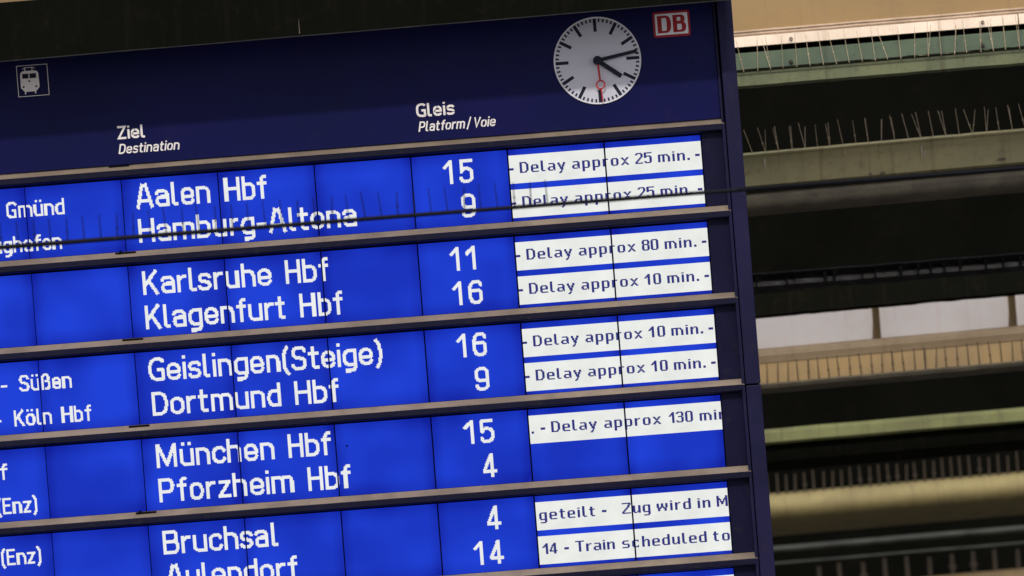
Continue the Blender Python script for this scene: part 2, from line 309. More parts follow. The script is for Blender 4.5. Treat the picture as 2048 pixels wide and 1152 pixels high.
def raster(st, kx, k, t, xoff=0.0):
    """dot pattern of one character: list of (row, start, end) runs in dots above the baseline"""
    xs = [p[0] * kx for q in st for p in q]; x_lo = int(math.floor(min(xs) - t)); x_hi = int(math.ceil(max(xs) + t)) + 1
    lo, hi = -int(7 * k) - 2, int(24 * k) + 3
    gx, gy = np.meshgrid(np.arange(x_lo, x_hi) + 0.5 - xoff, np.arange(lo, hi) + 0.5); on = np.zeros(gx.shape, bool)
    for s in st:
        P = [(a * kx, b * k) for a, b in s]
        for i in range(len(P) - 1):
            ax, ay = P[i]; bx, by = P[i + 1]; dx, dy = bx - ax, by - ay; L2 = dx * dx + dy * dy
            if L2 < 1e-9: continue
            u = ((gx - ax) * dx + (gy - ay) * dy) / L2; uc = np.clip(u, 0, 1); e = 0.02
            d = np.hypot(gx - ax - uc * dx, gy - ay - uc * dy); ok = d <= t / 2
            if i == 0: ok &= u >= -e
            if i == len(P) - 2: ok &= u <= 1 + e
            on |= ok
    runs = []
    for r in range(on.shape[0]):
        c = 0
        while c < on.shape[1]:
            if on[r, c]:
                s0 = c
                while c < on.shape[1] and on[r, c]: c += 1
                runs.append((lo + r, x_lo + s0, x_lo + c))
            else: c += 1
    return runs
# small dot-matrix alphabet of the delay messages: 10 rows above the baseline, 3 below
SMALL = {}
def sm(ch, *rows, drop=0): SMALL[ch] = (rows, drop)
sm('D', '######..', '##...##.', '##....##', '##....##', '##....##', '##....##', '##....##', '##....##', '##...##.', '######..')
sm('T', '########', '...##...', '...##...', '...##...', '...##...', '...##...', '...##...', '...##...', '...##...', '...##...')
sm('Z', '########', '......##', '.....##.', '.....##.', '....##..', '...##...', '..##....', '.##.....', '##......', '########')
sm('M', '##......##', '##......##', '###....###', '####..####', '##.#..#.##', '##.####.##', '##..##..##', '##..##..##', '##......##', '##......##')
sm('a', '.#####.', '.....##', '.....##', '.######', '##...##', '##...##', '.####.#')
sm('c', '.#####.', '##...#.', '##.....', '##.....', '##.....', '##...#.', '.#####.')
sm('d', '.....##', '.....##', '.....##', '.######', '##...##', '##...##', '##...##', '##...##', '##...##', '.######')
sm('e', '.#####.', '##...##', '##...##', '#######', '##.....', '##.....', '.######')
sm('g', '.######', '##...##', '##...##', '##...##', '##...##', '##...##', '.######', '.....##', '.....##', '.#####.', drop=3)
sm('h', '##.....', '##.....', '##.....', '##.###.', '###..##', '##...##', '##...##', '##...##', '##...##', '##...##')
sm('i', '##', '..', '##', '##', '##', '##', '##', '##', '##')
sm('l', '##..', '##..', '##..', '##..', '##..', '##..', '##..', '##..', '##..', '.###')
sm('m', '#########..', '##..##..##.', '##..##...##', '##..##...##', '##..##...##', '##..##...##', '##..##...##')
sm('n', '##.###.', '###..##', '##...##', '##...##', '##...##', '##...##', '##...##')
sm('o', '.#####.', '##...##', '##...##', '##...##', '##...##', '##...##', '.#####.')
sm('p', '######.', '##...##', '##...##', '##...##', '##...##', '##...##', '######.', '##.....', '##.....', '##.....', drop=3)
sm('r', '##.##', '###..', '##...', '##...', '##...', '##...', '##...')
sm('s', '.#####.', '##.....', '##.....', '.#####.', '.....##', '.....##', '######.')
sm('t', '.##..', '.##..', '#####', '.##..', '.##..', '.##..', '.##..', '.##..', '..###')
sm('u', '##...##', '##...##', '##...##', '##...##', '##...##', '##..###', '.###.##')
sm('w', '##..##..##', '##..##..##', '##..##..##', '##.####.##', '.###..###.', '.##....##.', '.##....##.')
sm('x', '##...##', '.##.##.', '..###..', '...#...', '..###..', '.##.##.', '##...##')
sm('y', '##...##', '##...##', '.##.##.', '.##.##.', '..###..', '..###..', '...##..', '...#...', '..##...', '.##....', drop=3)
sm('0', '.#####.', '##...##', '##...##', '##...##', '##...##', '##...##', '##...##', '##...##', '##...##', '.#####.')
sm('1', '...##', '..###', '.####', '##.##', '...##', '...##', '...##', '...##', '...##', '...##')
sm('2', '.#####.', '##...##', '.....##', '.....##', '....##.', '...##..', '..##...', '.##....', '##.....', '#######')
sm('3', '.#####.', '##...##', '.....##', '.....##', '..####.', '.....##', '.....##', '.....##', '##...##', '.#####.')
sm('4', '....##.', '...###.', '..####.', '..#.##.', '.##.##.', '.#..##.', '##..##.', '#######', '....##.', '....##.')
sm('5', '#######', '##.....', '##.....', '######.', '##...##', '.....##', '.....##', '.....##', '##...##', '.#####.')
sm('8', '.#####.', '##...##', '##...##', '##...##', '.#####.', '##...##', '##...##', '##...##', '##...##', '.#####.')
sm('-', '####', '####', '....', '....', '....')
sm('.', '##', '##')
def ribbons(mb, text, x, z, y, width, cap, t, shear=0.0, gap=2.2, mi=0):
    """printed lettering as flat mitred strokes; x, z in metres"""
    Wn, st = strokes(text, gap); k = cap / 22; kx = width / Wn; yy = y
    for s in st:
        P = [np.array((a * kx + b * k * shear, b * k)) for a, b in s]
        P = [p for i, p in enumerate(P) if i == 0 or np.linalg.norm(p - P[i - 1]) > 1e-5]
        n = len(P); closed = np.linalg.norm(P[0] - P[-1]) < 1e-6; L_ = []; R_ = []
        for i in range(n):
            if closed and i in (0, n - 1): a = P[-2]; b = P[1]
            else: a = P[max(i - 1, 0)]; b = P[min(i + 1, n - 1)]
            c = P[i]; d1 = c - a; d2 = b - c
            if np.linalg.norm(d1) < 1e-9: d1 = d2
            if np.linalg.norm(d2) < 1e-9: d2 = d1
            d1 = d1 / np.linalg.norm(d1); d2 = d2 / np.linalg.norm(d2); nn = np.array((-(d1 + d2)[1], (d1 + d2)[0]))
            ln = np.linalg.norm(nn); nn = nn / ln if ln > .2 else np.array((-d1[1], d1[0]))
            sc_ = min(1 / max(0.45, abs(nn @ np.array((-d1[1], d1[0])))), 1.8) * t / 2
            L_.append(c + nn * sc_); R_.append(c - nn * sc_)
        for i in range(n - 1):
            mb.quad(*[(x + q[0], yy, z + q[1]) for q in (L_[i], R_[i], R_[i + 1], L_[i + 1])], mi)
        yy -= 0.00012
U = lambda u: u * S                         # board dots -> metres
V = lambda v: H0 - v * S
PITCH = 80.64; RH = 66.4

# ------------------------------------------------------------------ hall behind
hb = MB(); hb.quad((-60, 46, -30), (70, 46, -30), (70, 46, 45), (-60, 46, 45))
o = link('wall', hb.mesh('wall', M['hall'])); o['kind'] = 'structure'; o['label'] = 'far end of the station hall behind the girders, its unlit dark painted in'

fb = MB(); fb.quad((-60, -60, -1.5), (70, -60, -1.5), (70, 46, -1.5), (-60, 46, -1.5))
o = link('floor', fb.mesh('floor', paint('hall_floor', (0.05, 0.045, 0.042), rough=0.6))); o['kind'] = 'structure'; o['label'] = 'grey stone floor of the station hall far below the board'

XL, XR = -7.0, 10.0
def line_at(py, Y, slope, X):
    a = at(1750, py, Y); b = at(2048, py - slope * 298, Y); t = (X - a.x) / (b.x - a.x)
    return Vector((X, Y, a.z + (b.z - a.z) * t))
def bar(name, root, prof, slope, mat, mis=None, smooth=False, wob=0.0, step=0.5, bevel=0.0, x0=XL, x1=XR):
    """long profile bar: prof = [(photo height, depth)...] closed loop, run along the hall"""
    n = int((x1 - x0) / step) + 1; rings = []; rr = random.Random(len(name) * 7 + int(abs(prof[0][0])))
    for i in range(n + 1):
        X = x0 + (x1 - x0) * i / n; dz = rr.uniform(-wob, wob)
        rings.append([line_at(py, Y, slope, X) + Vector((0, 0, dz + rr.uniform(-wob, wob) * .5)) for py, Y in prof])
    mb = MB(); mb.sweep(rings, mis); return part(name, mb, mat, root, smooth, bevel)
def rect(p0, p1, Y, dep): return [(p0, Y), (p1, Y), (p1, Y + dep), (p0, Y + dep)]
def rootat(name, label, cat, py, Y, slope, group=None): return thing(name, label, cat, line_at(py, Y, slope, 4.0), group)
def rnd_prof(p0, p1, Y, dep, n=12):           # half-round front, like a pipe
    out = []
    for i in range(n):
        t = 2 * math.pi * i / n; out.append(((p0 + p1) / 2 - (p1 - p0) / 2 * math.cos(t), Y + dep * (1 - math.sin(t))))
    return out

def spike_mesh(h, r, mat, name='spike', lean=0.0, knob=False):
    mb = MB(); a = (0, 0, 0); b = (lean * h, 0, h); mb.tube(a, b, r, r * 0.75, 6)
    if knob: mb.tube((lean * h * .35, 0, h * .35), (lean * h * .42, 0, h * .42), r * 2.2, r * 1.6, 6)
    return mb.mesh(name, mat)
def spike_strip(name, label, py, Y, slope, px0, px1, dpx, hpx, rad, mat, leanv, pairs=0.5, baser=0.006, jitter=0.08, seed=1, base=True, lv=1.0, group='bird spike strips'):
    rr = random.Random(seed); mpp = (Y - CC[2]) / 8000
    a0 = at(px0, py - slope * (px0 - 1750), Y)
    root = thing(name, label, 'bird spikes', a0, group)
    if base:
        a = at(px0 - 20, py - slope * (px0 - 20 - 1750), Y); b = at(px1 + 20, py - slope * (px1 + 20 - 1750), Y)
        mb = MB(); mb.tube(a, b, baser, baser, 6); part('base', mb, M['shadeblack'], root)
    vars_ = [spike_mesh(hpx * mpp * s, rad, mat, lean=l, knob=kb) for s, l, kb in ((1, leanv, False), (0.95, leanv + .06 * lv, True), (1.05, leanv - .05 * lv, False), (.9, leanv + .12 * lv, False), (1.0, leanv - .14 * lv, True))]
    x = px0
    while x <= px1:
        p = at(x, py - slope * (x - 1750), Y) - a0
        for q in range(2 if rr.random() < pairs else 1):
            o_ = link('spike', vars_[rr.randrange(len(vars_))], root, p + Vector((0, rr.uniform(-.01, .01), 0)))
            o_.rotation_euler = (rr.uniform(-.2, .2) * lv, rr.gauss(0, jitter), rr.uniform(0, .3) * lv)
        x += dpx * rr.uniform(.93, 1.07)
    return root

# --- upper girder: ochre fascia, grey moulding, cream strip, green channel, olive flange
SA = 0.083
A = rootat('roof_girder', 'uppermost girder right of the board, ochre fascia over a cream bolted strip and green channel', 'girder', 155, 2.6, SA, 'girders behind the board')
bar('fascia', A, rect(-260, 41, 2.62, .12), SA, M['tan'])
bar('moulding', A, [(39, 2.60), (42, 2.57), (45, 2.575), (48, 2.555), (51.5, 2.56), (51.5, 2.72), (39, 2.72)], SA, M['moulding'], wob=.0012, step=.12)
bar('cover_strip', A, [(51.5, 2.535), (72, 2.53), (73, 2.545), (73, 2.66), (51.5, 2.66)], SA, M['cream'], wob=.0006, step=.2, x1=at(2036, 30, 2.53).x - .003)
bar('cover_strip', A, [(51.5, 2.535), (72, 2.53), (73, 2.545), (73, 2.66), (51.5, 2.66)], SA, M['cream'], wob=.0006, step=.2, x0=at(2036, 30, 2.53).x + .003)
bar('web', A, rect(72, 90, 2.70, .05), SA, M['shadeblack'])
bar('channel', A, [(84, 2.52), (119, 2.52), (119, 2.66), (84, 2.66)], SA, M['green'], wob=.0006, step=.2)
bar('flange', A, [(118.5, 2.47), (121, 2.465), (150, 2.475), (155.5, 2.50), (155.5, 2.75), (118.5, 2.75)], SA, M['olive'], wob=.0010, step=.09)
bar('seam', A, [(116.8, 2.512), (118.5, 2.458), (120.6, 2.458), (121, 2.50), (119, 2.52)], SA, M['shadeblack'], wob=.0016, step=.05)
for px, py in ((1582, 77), (1965, 44), (1199, 109), (816, 141)):
    c = at(px, py, 2.53); mb = MB(); mb.tube(c + Vector((0, .004, 0)), c + Vector((0, -.012, 0)), .0105, .008, 10); part('bolt', mb, M['bolt'], A)
    c = at(px, py + 46, 2.515); mb = MB(); mb.tube(c + Vector((0, .008, 0)), c + Vector((0, -.016, 0)), .0125, .009, 6); part('bolt', mb, M['bolthead'], A)
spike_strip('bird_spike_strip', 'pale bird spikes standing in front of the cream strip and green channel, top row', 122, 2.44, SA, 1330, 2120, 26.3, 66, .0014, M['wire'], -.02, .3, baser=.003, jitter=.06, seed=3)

# --- second girder, khaki
SB = 0.089
B = rootat('khaki_girder', 'khaki girder with bird spikes on its top, second girder down at right', 'girder', 357, 3.5, SB, 'girders behind the board')
bar('top_flange', B, [(283, 3.52), (287, 3.47), (291, 3.475), (291, 3.9), (283, 3.9)], SB, M['khaki'], wob=.001, step=.12)
bar('web', B, [(290, 3.50), (350, 3.485), (355.5, 3.52), (355.5, 3.65), (290, 3.65)], SB, M['khaki'], smooth=False)
BP = rootat('dirty_pipe', 'dirty brown-grey pipe running just under the khaki girder', 'pipe', 385, 3.5, SB)
bar('pipe', BP, [(364.5, 3.60), (365.5, 3.52), (370, 3.475), (377, 3.46), (386, 3.47), (395, 3.50), (402, 3.55), (408, 3.62), (411, 3.70), (411, 3.8), (364.5, 3.8)], SB, M['khakidark'], smooth=True)
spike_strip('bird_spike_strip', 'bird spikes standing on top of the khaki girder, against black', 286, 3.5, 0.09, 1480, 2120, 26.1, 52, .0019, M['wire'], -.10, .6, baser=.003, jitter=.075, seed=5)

rr = random.Random(31)
for px, top, ln in ((1529, 316, 26), (1843, 292, 30), (1849, 300, 22), (1690, 302, 6), (1752, 289, 5), (1624, 330, 5)):
    p = at(px, top, 3.478); h = ln * .00275; wd_ = .0035; mb = MB()
    mb.sweep([[(p.x - wd_ * f, 3.4815 + (.0015 if y_ else 0), p.z - h * t) for f, y_ in ((1, 1), (-.4, 0), (-1, 1))] for t, wd_ in ((0, .003), (.3, .0042), (.6, .0022), (1, .0008))]); part('dropping', mb, M['cream'], B)
for px, py, w_, h_ in ((1741, 348, .010, .010), (1766, 346, .017, .011), (2003, 319, .030, .009)):
    p = at(px, py, 3.478); mb = MB(); mb.poly([(p.x + w_ * math.cos(t) * rr.uniform(.7, 1.1), 3.4815, p.z + h_ * math.sin(t) * rr.uniform(.6, 1.1)) for t in [k * math.pi / 8 for k in range(16)]]); part('stain', mb, M['khakidark'], B)
# --- gutter with brackets
SG = 0.078
Gt = rootat('reflection_painted_gutter', 'black gutter strip with painted-in blue-grey reflections and dark brackets below the brown pipe', 'gutter', 563, 6, SG)
bar('rim', Gt, [(528, 6.0), (531, 5.97), (536, 5.98), (536, 6.1), (528, 6.1)], SG, M['black'], wob=.002, step=.15)
bar('trough', Gt, [(536, 6.03), (555, 6.0), (566, 6.04), (566, 6.3), (536, 6.3)], SG, M['gutter'], wob=.001, step=.2)
rr = random.Random(4)
bm_ = MB(); wdt = .010; bm_.box(-wdt / 2, wdt / 2, -.02, .02, -.085, 0); bme = bm_.mesh('bracket', M['black'])
for k in range(17):
    px = 1490 + k * 37 + rr.uniform(-16, 16); p = at(px, 535 - SG * (px - 1750), 5.985); o = link('bracket', bme, Gt, p - wpos(Gt)); o.scale = (rr.uniform(.3, 1.8), 1, rr.uniform(.4, 1.05)); o.rotation_euler = (0, rr.uniform(-.12, .12), 0)
# --- dark girder above the window band
SW = 0.0895
D = rootat('dark_girder', 'girder with shade painted in near-black, just above the band of white panes', 'girder', 615, 7.6, SW, 'girders behind the board')
bar('web', D, [(568, 7.6), (610, 7.55), (616, 7.6), (616, 7.9), (568, 7.9)], SW, M['shadeblack'], wob=.0022, step=.07)
Wn = rootat('window_band', 'band of white frosted panes between ochre mullions over an ochre spiked ledge', 'window', 748, 8, SW)
def pane(pxa, pxb):
    ring = []
    for px in (pxa, pxb):
        ring.append([at(px, py - SW * (px - 1750), Y) for py, Y in ((606, 8.03), (681, 8.03), (681, 8.05), (606, 8.05))])
    mb = MB(); mb.sweep(ring); part('pane', mb, M['white'], Wn)
ms = [1750 - 272 * k for k in range(7, 0, -1)] + [1750, 2022, 2294]
for a, b in zip(ms[:-1], ms[1:]): pane(a + 5, b - 5)
for px in ms:
    a = at(px, 606 - SW * (px - 1750), 8.0); b = at(px, 686 - SW * (px - 1750), 8.0); a.x -= .0; mb = MB()
    mb.box(a.x - .023, a.x + .023, 7.98, 8.06, b.z, a.z); mo = part('mullion', mb, M['band'], Wn, bevel=.006)
bar('sill', Wn, [(677, 7.98), (684, 7.93), (692, 7.92), (706, 7.95), (706, 8.2), (677, 8.2)], SW, M['sill'], smooth=False, wob=.001)
bar('ledge', Wn, [(705, 7.96), (748, 7.95), (748, 8.2), (699, 8.2)], SW, M['band'])
bar('lip', Wn, [(747, 7.86), (750, 7.84), (757, 7.86), (768, 7.98), (768, 8.2), (747, 8.2)], SW, M['khakidark'], wob=.002, step=.12)
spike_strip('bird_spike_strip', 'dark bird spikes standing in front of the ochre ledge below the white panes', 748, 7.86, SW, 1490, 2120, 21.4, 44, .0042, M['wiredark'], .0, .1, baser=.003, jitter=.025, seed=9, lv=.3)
# --- yellow green girder
SY = 0.086
Yg = rootat('yellow_green_girder', 'narrow yellow-green girder edge between two black gaps, below the ochre ledge', 'girder', 872, 10, SY, 'girders behind the board')
bar('flange', Yg, [(840, 10.04), (848, 9.98), (866, 9.97), (871, 10.0), (871, 10.3), (840, 10.3)], SY, M['yellowgreen'], wob=.002, step=.3)
bar('web', Yg, [(871, 10.1), (905, 10.05), (925, 10.12), (925, 10.3), (871, 10.3)], SY, M['shadeblack'])
# --- ochre pipe
SP = 0.0868
Op = rootat('ochre_pipe', 'thick ochre pipe with bird spikes on it, bright on top and dark beneath', 'pipe', 1010, 18, SP)
cv_ = [(969, 18.36), (970.5, 18.22), (976, 18.12), (984, 18.07), (995, 18.03), (1008, 18.05), (1018, 18.12), (1026, 18.25), (1033, 18.45), (1042, 18.72), (1049, 19.05), (1055, 19.5), (1055, 19.7), (969, 19.7)]
bar('pipe', Op, cv_, SP, M['gold'], smooth=True)
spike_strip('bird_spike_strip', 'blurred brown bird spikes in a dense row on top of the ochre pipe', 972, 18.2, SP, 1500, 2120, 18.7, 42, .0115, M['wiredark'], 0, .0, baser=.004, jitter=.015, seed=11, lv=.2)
# --- thin pipes lower right
ST = 0.084
T1 = rootat('grey_pipe', 'thin grey-green pipe below the ochre pipe', 'pipe', 1081, 22, ST, 'thin pipes at lower right')
bar('pipe', T1, rnd_prof(1075, 1089, 22, .035, 12), ST, M['grey'], smooth=True, wob=.002)
T2 = rootat('thin_pipe', 'thinnest dark grey pipe, lowest one above the last row of spikes', 'pipe', 1111, 23, ST, 'thin pipes at lower right')
bar('pipe', T2, rnd_prof(1108, 1113, 23, .014, 10), ST, M['grey'], smooth=True, wob=.002)
Lo = rootat('lowest_girder', 'ochre girder top showing only in the bottom right corner', 'girder', 1164, 29, .092, 'girders behind the board')
bar('flange', Lo, rect(1163, 1240, 29, .4), .092, M['band'])
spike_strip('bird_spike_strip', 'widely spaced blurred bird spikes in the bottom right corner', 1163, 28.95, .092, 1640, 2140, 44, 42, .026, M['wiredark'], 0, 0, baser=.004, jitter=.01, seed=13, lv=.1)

# ------------------------------------------------------------------ dark girder hanging over the top of the board
SF = 0.0843
def fp(X, px_, py_, Y): return line_at(py_ + (1750 - px_) * -SF * -1, Y, SF, X)
# lower edge passes (0,124) and (1425,4): photo height at column 1750 is -23.3
F = rootat('overhead_girder', 'girder with shade painted in near-black, crossing above the board and hiding its top edge', 'girder', -23.5, -.5, SF)
bar('web', F, [(-142, -.50), (-26, -.50), (-26, -.10), (-142, -.10)], SF, M['shadeblack'], x1=at(1463, 0, -.5).x - .005)
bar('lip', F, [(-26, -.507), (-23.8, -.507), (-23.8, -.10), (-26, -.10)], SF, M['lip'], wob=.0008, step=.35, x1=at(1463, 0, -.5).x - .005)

p = at(597, 38, -.504); mb = MB(); mb.sweep([[(p.x - wd_ * f, -.5022 + (.001 if y_ else 0), p.z - .065 * t) for f, y_ in ((1, 1), (-.4, 0), (-1, 1))] for t, wd_ in ((0, .0006), (.5, .0012), (1, .0018))]); part('dropping', mb, M['khakidark'], F)

# ------------------------------------------------------------------ the board
Bd = thing('departure_board', 'large dark blue station departure board with lit blue displays, white lettering and a clock', 'departure board', (U(220), 0, V(560)))
UL, UR = -360, 559.5
mb = MB(); mb.box(U(UL), U(577), .045, .40, V(566), V(-172)); part('housing', mb, M['black'], Bd)
mb = MB(); mb.box(U(UL), U(UR), -.018, .045, V(-14.0), V(-172)); hp = part('header_panel', mb, M['navy'], Bd, bevel=.002)
YH = -.0195
def sub(name, mbx, mats, par): return link(name, mbx.mesh(name, mats, wpos(par)), par)
def print_word(text, x, z, width, cap, t, shear=0.0, gap=2.2):
    kx = width / strokes(text, gap)[0]; p = 0.0
    for ch in text:
        gw = strokes(ch)[0]; mb = MB(); ribbons(mb, ch, x + p * kx, z, YH, gw * kx, cap, t, shear); sub('letter', mb, M['print'], hp); p += gw + gap
print_word('Ziel', U(0.8), V(-37.8), U(25.6), U(12.0), .0102)
print_word('Destination', U(0.6), V(-24.1), U(56.2), U(9.1), .0068, .2)
print_word('Gleis', U(278.9), V(-36.7), U(35.4), U(12.4), .0102)
print_word('Platform', U(279.6), V(-23.1), U(42.6), U(9.3), .0068, .2)
print_word('/', U(324.6), V(-23.1), U(3.4), U(9.3), .006, .1)
print_word('Voie', U(330.5), V(-23.1), U(20.2), U(9.3), .0068, .2)
# train pictogram
px0, pv0 = -87.8, -112.6
P_ = lambda a, b, y=YH: (U(px0 + a), y, V(pv0 + b))
mb = MB()
def strip(mb, pts, t, y, closed=False, mi=0):
    n = len(pts)
    for i in range(n if closed else n - 1):
        a = Vector(pts[i]); b = Vector(pts[(i + 1) % n]); d = (b - a).normalized(); nn = Vector((-d.z, 0, d.x)) * t / 2; e = d * (t / 2 if closed else 0)
        yy = y - .0001 * i
        mb.quad(*[(q.x, yy, q.z) for q in (a - e + nn, a - e - nn, b + e - nn, b + e + nn)], mi)
strip(mb, [P_(0, 0), P_(28.4, 0), P_(28.4, 28.5), P_(0, 28.5)], .0026, YH, True)
body = rnd([(2.8, 5.0, 4), (19.8, 5.0, 4), (20.1, 20.5, 1), (16.8, 24.4), (6.2, 24.4), (2.7, 20.5, 1)], True)[:-1]
mb.poly([P_(a, b) for a, b in body])
strip(mb, [P_(5.2, 3.4), P_(6.6, 2.4), P_(8, 2.0), P_(14, 1.9), P_(15.6, 2.3), P_(17, 3.2)], .0026, YH)
for a in (7.6, 14.3): strip(mb, [P_(a, 1.8), P_(a, 5.2)], .004, YH - .0008)
for a in (6.7, 16.0): strip(mb, [P_(a, 24.3), P_(a, 26.5)], .0058, YH - .0008)
pic = sub('pictogram', mb, M['print'], hp)
for x0_, x1_ in ((4.7, 10.5), (11.5, 17.6)):
    mb = MB(); mb.poly([P_(x0_, 7.6, YH - .001), P_(x1_, 7.6, YH - .001), P_(x1_, 12, YH - .001), P_(x0_, 12, YH - .001)]); sub('pictogram_window', mb, M['mark'], hp)
for a, b in ((11.0, 14.6), (5.3, 19.8), (17, 19.8)):
    mb = MB(); mb.poly([P_(a + .95 * math.cos(t), b + .95 * math.sin(t), YH - .001) for t in [k * math.pi / 5 for k in range(10)]]); sub('pictogram_lamp', mb, M['mark'], hp)
# red and white logo
lc, lv = 520.8, -104.5
Q = lambda a, b, y: (U(lc + a), y, V(lv - b))
def rrect(wd_, ht, r): return rnd([(-wd_ / 2, -ht / 2, r), (wd_ / 2, -ht / 2, r), (wd_ / 2, ht / 2, r), (-wd_ / 2, ht / 2, r)], True)[:-1]
mb = MB(); fr = [Q(a, b, YH - .0010) for a, b in rrect(34.2, 23.8, 2.2)]; mb.poly(fr)
for i in range(len(fr)):
    a = fr[i]; b = fr[(i + 1) % len(fr)]; mb.quad(a, b, (b[0], -.018, b[2]), (a[0], -.018, a[2]))
lg = sub('logo', mb, M['red'], hp)
mb = MB(); mb.poly([Q(a, b, YH - .0020) for a, b in rrect(30.2, 19.6, .9)]); sub('logo_field', mb, M['logowhite'], hp)
mb = MB(); yq = YH - .003
def letter_bowl(x0_, x1_, z0, z1, tx, tz, yy, n=10):
    out = []; inn = []; zm = (z0 + z1) / 2; rz = (z1 - z0) / 2; rx = (x1_ - x0_) * .55
    for k in range(2 * n + 1):
        t = math.pi / 2 - math.pi * k / (2 * n); c, s_ = math.cos(t), math.sin(t)
        sg = lambda v, e: math.copysign(abs(v) ** e, v)
        out.append((x1_ - rx + rx * sg(c, .85), zm + rz * sg(s_, .85))); inn.append((x1_ - rx + (rx - tx) * sg(c, .85), zm + (rz - tz) * sg(s_, .85)))
    out = [(x0_, z1)] + out + [(x0_, z0)]; inn = [(x0_, z1 - tz)] + inn + [(x0_, z0 + tz)]
    for i in range(len(out) - 1): mb.quad(Q(*out[i], yy), Q(*inn[i], yy), Q(*inn[i + 1], yy), Q(*out[i + 1], yy))
hh = 8.0
mb.poly([Q(-13.1, -hh, yq), Q(-9.2, -hh, yq), Q(-9.2, hh, yq), Q(-13.1, hh, yq)])
letter_bowl(-9.3, -0.5, -hh, hh, 4.0, 2.1, yq - .0003); sub('logo_letter', mb, M['red'], hp); mb = MB()
mb.poly([Q(1.2, -hh, yq), Q(5.1, -hh, yq), Q(5.1, hh, yq), Q(1.2, hh, yq)])
letter_bowl(5.0, 12.3, .2, hh, 3.8, 2.1, yq - .0003); letter_bowl(5.0, 13.3, -hh, 1.6, 4.0, 2.1, yq - .0006)
sub('logo_letter', mb, M['red'], hp)
mb = MB(); c = Vector((U(537.5), -.019, V(-67.5))); mb.tube(c, c + Vector((0, -.004, 0)), .0055, .004, 12); sub('screw', mb, M['rail'], hp)

# clock
cu, cv, cr = 449.8, -75.9, 0.2015
cl_c = Vector((U(cu), -.020, V(cv)))
def disc(mb, c, r, y, n=96, mi=0): mb.poly([(c.x + r * math.cos(2 * math.pi * k / n), y, c.z + r * math.sin(2 * math.pi * k / n)) for k in range(n)], mi)
mb = MB(); mb.tube(cl_c + Vector((0, .002, 0)), cl_c + Vector((0, -.004, 0)), cr - .004, cr - .004, 96); ck = part('clock', mb, M['clockface'], Bd)
mb = MB(); n = 96
rings = []
for k in range(n + 1):
    t = 2 * math.pi * k / n; rings.append([(cl_c.x + (cr + a) * math.cos(t), cl_c.y + b, cl_c.z + (cr + a) * math.sin(t)) for a, b in ((-.0045, 0), (-.0045, -.006), (-.001, -.008), (.001, -.006), (.001, 0))])
mb.sweep(rings, cap=False); sub('rim', mb, M['rim'], ck)
def cmark(mb, ang, r0, r1, wd_, y):
    s_, c_ = math.sin(ang), math.cos(ang); d = Vector((s_, 0, c_)); nn = Vector((c_, 0, -s_)) * wd_ / 2
    a = cl_c + d * r0; b = cl_c + d * r1
    mb.quad(*[(q.x, y, q.z) for q in (a - nn, a + nn, b + nn, b - nn)])
for k in range(12): mb = MB(); cmark(mb, math.radians(30 * k), .134, .194, .0150, -.0246); sub('hour_mark', mb, M['mark'], ck)
for k in range(60):
    if k % 5: mb = MB(); cmark(mb, math.radians(6 * k), .1785, .194, .0080, -.0246); sub('minute_mark', mb, M['mark'], ck)
def hand(name, ang, r0, r1, w0, w1, y, mat):
    s_, c_ = math.sin(ang), math.cos(ang); d = Vector((s_, 0, c_)); nn = Vector((c_, 0, -s_)); a = cl_c + d * r0; b = cl_c + d * r1; mb = MB()
    lo = [a - nn * w0 / 2, a + nn * w0 / 2, b + nn * w1 / 2, b - nn * w1 / 2]
    mb.sweep([[(q.x, y, q.z) for q in lo], [(q.x, y + .003, q.z) for q in lo]]); return sub(name, mb, mat, ck)
hand('hour_hand', math.radians(127.6), -.0, .132, .0215, .0205, -.038, M['mark'])
hand('minute_hand', math.radians(80.6), -.0, .187, .0175, .0150, -.046, M['mark'])
mb = MB(); mb.tube(cl_c + Vector((0, -.01, 0)), cl_c + Vector((0, -.036, 0)), .0205, .0205, 32); sub('hub', mb, M['mark'], ck)
mb = MB(); a_s = math.radians(176.9); d = Vector((math.sin(a_s), 0, math.cos(a_s))); nn = Vector((d.z, 0, -d.x))
def sseg(r0, r1, w0, w1):
    a = cl_c + d * r0; b = cl_c + d * r1; lo = [a - nn * w0 / 2, a + nn * w0 / 2, b + nn * w1 / 2, b - nn * w1 / 2]
    mb.sweep([[(q.x, -.053, q.z) for q in lo], [(q.x, -.051, q.z) for q in lo]])
sseg(.020, .094, .0100, .0085); sseg(.132, .193, .0062, .0050)
rc = cl_c + d * .1135; rings = []
for k in range(41):
    t = 2 * math.pi * k / 40; rings.append([(rc.x + r * math.cos(t), y, rc.z + r * math.sin(t)) for r, y in ((.0222, -.053), (.0155, -.053), (.0155, -.051), (.0222, -.051))])
mb.sweep(rings, cap=False); sub('second_hand', mb, M['handred'], ck)

